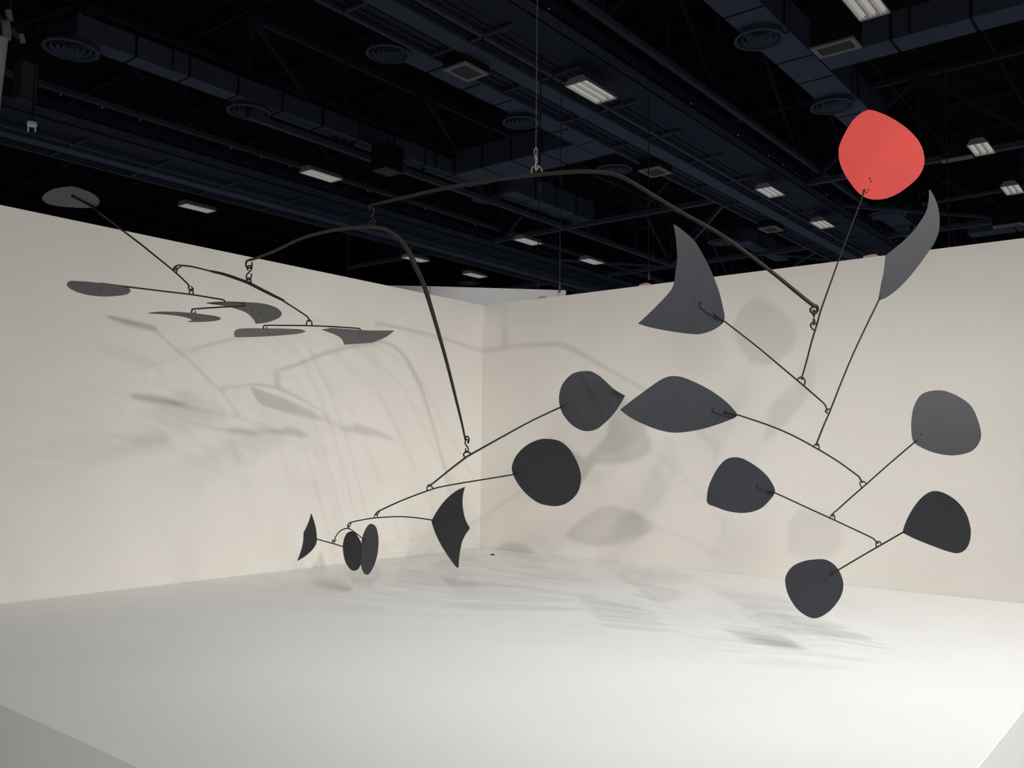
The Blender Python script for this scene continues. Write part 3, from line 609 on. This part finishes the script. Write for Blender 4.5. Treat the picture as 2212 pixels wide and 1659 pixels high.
for x, y, lab, s in ((1278,199,'hall lamp at top centre, right of the steel shackle',1.0), (694,380,'hall lamp on a long cable at left, above the two curved arms',.95),
    (426,450,'hall lamp touching the left wall top, right of the leftmost oval plate',.9), (1868,8,'hall lamp cut by the top edge of the picture',.95),
    (2120,322,'hall lamp right of the red plate with a grille beside it',.85), (2187,410,'hall lamp at the right edge, below the one with the grille',.85),
    (1664,415,'hall lamp left of the red plate',.9), (1777,485,'hall lamp between the red plate wire and the top arm',.9),
    (1141,522,'hall lamp below the bend of the top arm, right of the cane-shaped arm',.95), (1279,565,'hall lamp left of the black fin plate, lowest there',.95),
    (898,560,'hall lamp crossed by the cane-shaped arm',.95), (1026,595,'hall lamp just above the far partition, with bright tubes',.95)):
    lamp(x, y, lab, s)
# conduit that feeds the lamp at left
q = [onz(640,0,DECK_Z-.4), onz(600,22,DECK_Z-.4), onz(612,32,DECK_Z-.4), onz(730,92,DECK_Z-.4)]
tag(MB().tube([Vector(v) for v in smooth_path(q, 4)], .02, 6).build('conduit', M_JOIST, origin=q[2]), 'thin bent conduit on the roof above the left lamp', 'conduit')

# --- square loudspeakers with pale grille frames
def speaker(x, y, wx, wy, label, z=9.0, h=.7):
    p = onz(x, y, z)
    root = empty('ceiling_loudspeaker', p, label, 'loudspeaker', 'square ceiling loudspeakers with pale frames')
    X0, X1, Y0, Y1 = p.x-wx/2, p.x+wx/2, p.y-wy/2, p.y+wy/2
    MB().box((X0,Y0,z+.03),(X1,Y1,z+h)).build('cabinet', M_BOX, root, origin=p)
    t = .10
    MB().box((X0,Y0,z-.01),(X1,Y0+t,z+.03)).box((X0,Y1-t,z-.01),(X1,Y1,z+.03)).box((X0,Y0+t,z-.01),(X0+t,Y1-t,z+.03)).box((X1-t,Y0+t,z-.01),(X1,Y1-t,z+.03)).build('grille_frame', M_FRAME, root, origin=p)
    MB().box((X0+t+.03,Y0+t+.03,z),(X1-t-.03,Y1-t-.03,z+.02)).build('grille', M_GRILLE, root, origin=p)
    for a, b in ((X0+.05, Y0+.05), (X1-.05, Y1-.05)):
        MB().bar((a, b, z+h), (a, b, DECK_Z), .025).build('hanger_rod', M_JOIST, root, origin=p)
speaker(1007,156,.75,.62,'square loudspeaker at top centre, brightest frame', 9.0)
speaker(1415,372,.75,.66,'square loudspeaker above the bend of the top arm, right of it', 9.0)
speaker(1806,104,.55,.85,'square loudspeaker above the red plate', 9.2)
speaker(1665,496,.8,.62,'square loudspeaker between the fin plate and the red plate wire', 9.0)
speaker(2178,488,.4,.95,'square loudspeaker at right edge, low over the wall', 9.2, .3)
speaker(2068,344,.25,.75,'narrow loudspeaker beside a hall lamp right of the red plate', 8.9, .4)
p = onz(836,372,9.0)
bx = empty('ceiling_loudspeaker', p, 'brown-black loudspeaker box hiding half an air diffuser', 'loudspeaker', 'square ceiling loudspeakers with pale frames')
MB().box((p.x-.35,p.y-.3,9.02),(p.x+.35,p.y+.3,9.75)).build('cabinet', M_BOX, bx, origin=p); MB().box((p.x-.33,p.y-.28,9.0),(p.x+.33,p.y+.28,9.02)).build('grille', M_GRILLE, bx, origin=p)
MB().bar((p.x, p.y, 9.75), (p.x, p.y, DECK_Z), .03).build('hanger_rod', M_JOIST, bx, origin=p)

# --- vertical rigging cables
def drop(x, ytop, ybot, D, label, r=.012, fit=False):
    b = at(x, ybot, D); t = Vector((b.x, b.y, DECK_Z))
    m = MB().tube([b, t], r, 6)
    root = empty('rigging_cable', b, label, 'cable', 'vertical rigging cables')
    m.build('wire_rope', M_CABLE, root, origin=b)
    m = MB()
    m.tube([b+Vector((0, 0, -.05)), b+Vector((0, 0, .12))], r*2.2, 6); m.build('cable_end', M_STEEL, root, origin=b)
for x, yb, D, lab in ((1209,626,16.5,'pale rigging cable hanging to the right end of the far partition'), (1401,600,20,'rigging cable left of the black fin plate'),
    (2051,540,20,'rigging cable between the red plate and the right edge'), (1166,410,18,'rigging cable just right of the shackle'), (1162,620,24,'thin rigging cable above the far partition centre')):
    drop(x, 0, yb, D, lab, .010 if D < 18 else .014)

# --- upper left: white banner, lighting truss end, box, small dome camera
Db = 9.5
tl, tr = at(-60, 70, Db), at(20, 86, Db)
br, bl = at(-4, 270, Db), at(-60, 425, Db)
wd = (tr-tl); n = wd.cross(Vector((0, 0, 1))).normalized()*.06
bn = empty('hanging_banner', (tl.x, tl.y, tl.z), 'tall pale banner cut by the left edge, upper left', 'banner')
v = [at(-120,62,Db), at(18,86,Db), at(-2,250,Db), at(-12,440,Db), at(-120,440,Db)]
v2 = v + [p+n for p in v]
MB().add(v2, [(0,1,2,3,4),(9,8,7,6,5)]+[(i,(i+1)%5,5+(i+1)%5,5+i) for i in range(5)]).build('fabric', M_BANNER, bn, origin=v[0])
MB().add([p-n*.15 for p in (at(-40,218,Db), at(1,222,Db), at(-1,243,Db), at(-40,240,Db))]+[p-n*.05 for p in (at(-40,218,Db), at(1,222,Db), at(-1,243,Db), at(-40,240,Db))], [(0,1,2,3),(7,6,5,4),(0,4,5,1),(1,5,6,2),(2,6,7,3),(3,7,4,0)]).build('yellow_stripe', M_YELL, bn, origin=v[0])
MB().tube([at(-120,58,Db), at(22,84,Db)], .02, 8).build('top_rod', M_FRAME, bn, origin=v[0])
tp = at(-30,72,Db); MB().tube([tp, Vector((tp.x, tp.y, DECK_Z))], .006, 6).build('wire', M_CABLE, bn, origin=v[0])
rg = empty('lighting_rig', at(20, 60, 11), 'end of a lighting rig with small spot lamps, top left corner', 'lighting rig')
MB().tube([at(-40,5,11), at(0,38,11), at(40,80,11)], .035, 8).build('rig_tube', M_STRUT, rg)
for x, y, s in ((14,62,.085), (20,33,.06), (48,83,.05)):
    c = at(x, y, 10.9)
    m = MB().tube([c+Vector((-.02, -.01, s)), c+Vector((.02, .01, -s))], s*.62, 12); m.build('spot_lamp', M_FRAME, rg, True)
p = at(20,60,11); MB().tube([p, Vector((p.x, p.y, DECK_Z))], .01, 6).build('rig_cable', M_CABLE, rg)
p = at(55,178,19)
lb = empty('hanging_speaker_box', p, 'tall dark grey box hanging below the largest diffuser, far left', 'loudspeaker')
w_ = 52/FPX*19/2; h_ = 84/FPX*19/2
MB().box((p.x-w_*.7, p.y-w_*.7, p.z-h_), (p.x+w_*.7, p.y+w_*.7, p.z+h_)).build('cabinet', mat('dark grey cabinet', (.05, .053, .055), .7, .3, var=.1, scale=4), lb, origin=p)
MB().box((p.x-w_*.6, p.y-w_*.72, p.z-h_*.9), (p.x+w_*.6, p.y-w_*.7, p.z+h_*.9)).build('grille', M_GRILLE, lb, origin=p)
MB().bar((p.x, p.y, p.z+h_), (p.x, p.y, DECK_Z), .03).build('hanger_rod', M_JOIST, lb, origin=p)
p = at(69,272,17)
dc = empty('dome_camera', p, 'tiny white dome camera far up at the left', 'camera')
M_WHT = mat('white plastic with added glow', (.75, .77, .9), .4, .4, var=.03, scale=10, emit=.08, ecol=(.7, .75, 1))  # faint blue glow added to the plastic, which is no lamp
MB().lathe([(0, .07), (.085, .07), (.09, .02), (.085, 0)], 20, p).build('mount', M_WHT, dc, True, origin=p)
for sx in (-.07, .07): MB().bar(p+Vector((sx*.6, -sx*.8, 0)), p+Vector((sx*.6, -sx*.8, -.12)), .022).build('bracket', M_WHT, dc, origin=p)
MB().bar(p+Vector((0, 0, .07)), (p.x, p.y, DECK_Z), .02).build('drop_rod', M_JOIST, dc, origin=p)

# dark outer walls of the hall, far away
M_HALL = mat('dark hall wall', (.02, .021, .026), .9, .1, var=.15, scale=.5)
struct(MB().box((70, -40, Z0), (70.3, 75, DECK_Z)).build('wall_far', M_HALL), 'dark far wall of the hall')
struct(MB().box((-40, 70, Z0), (75, 70.3, DECK_Z)).build('wall_back', M_HALL), 'dark side wall of the hall')
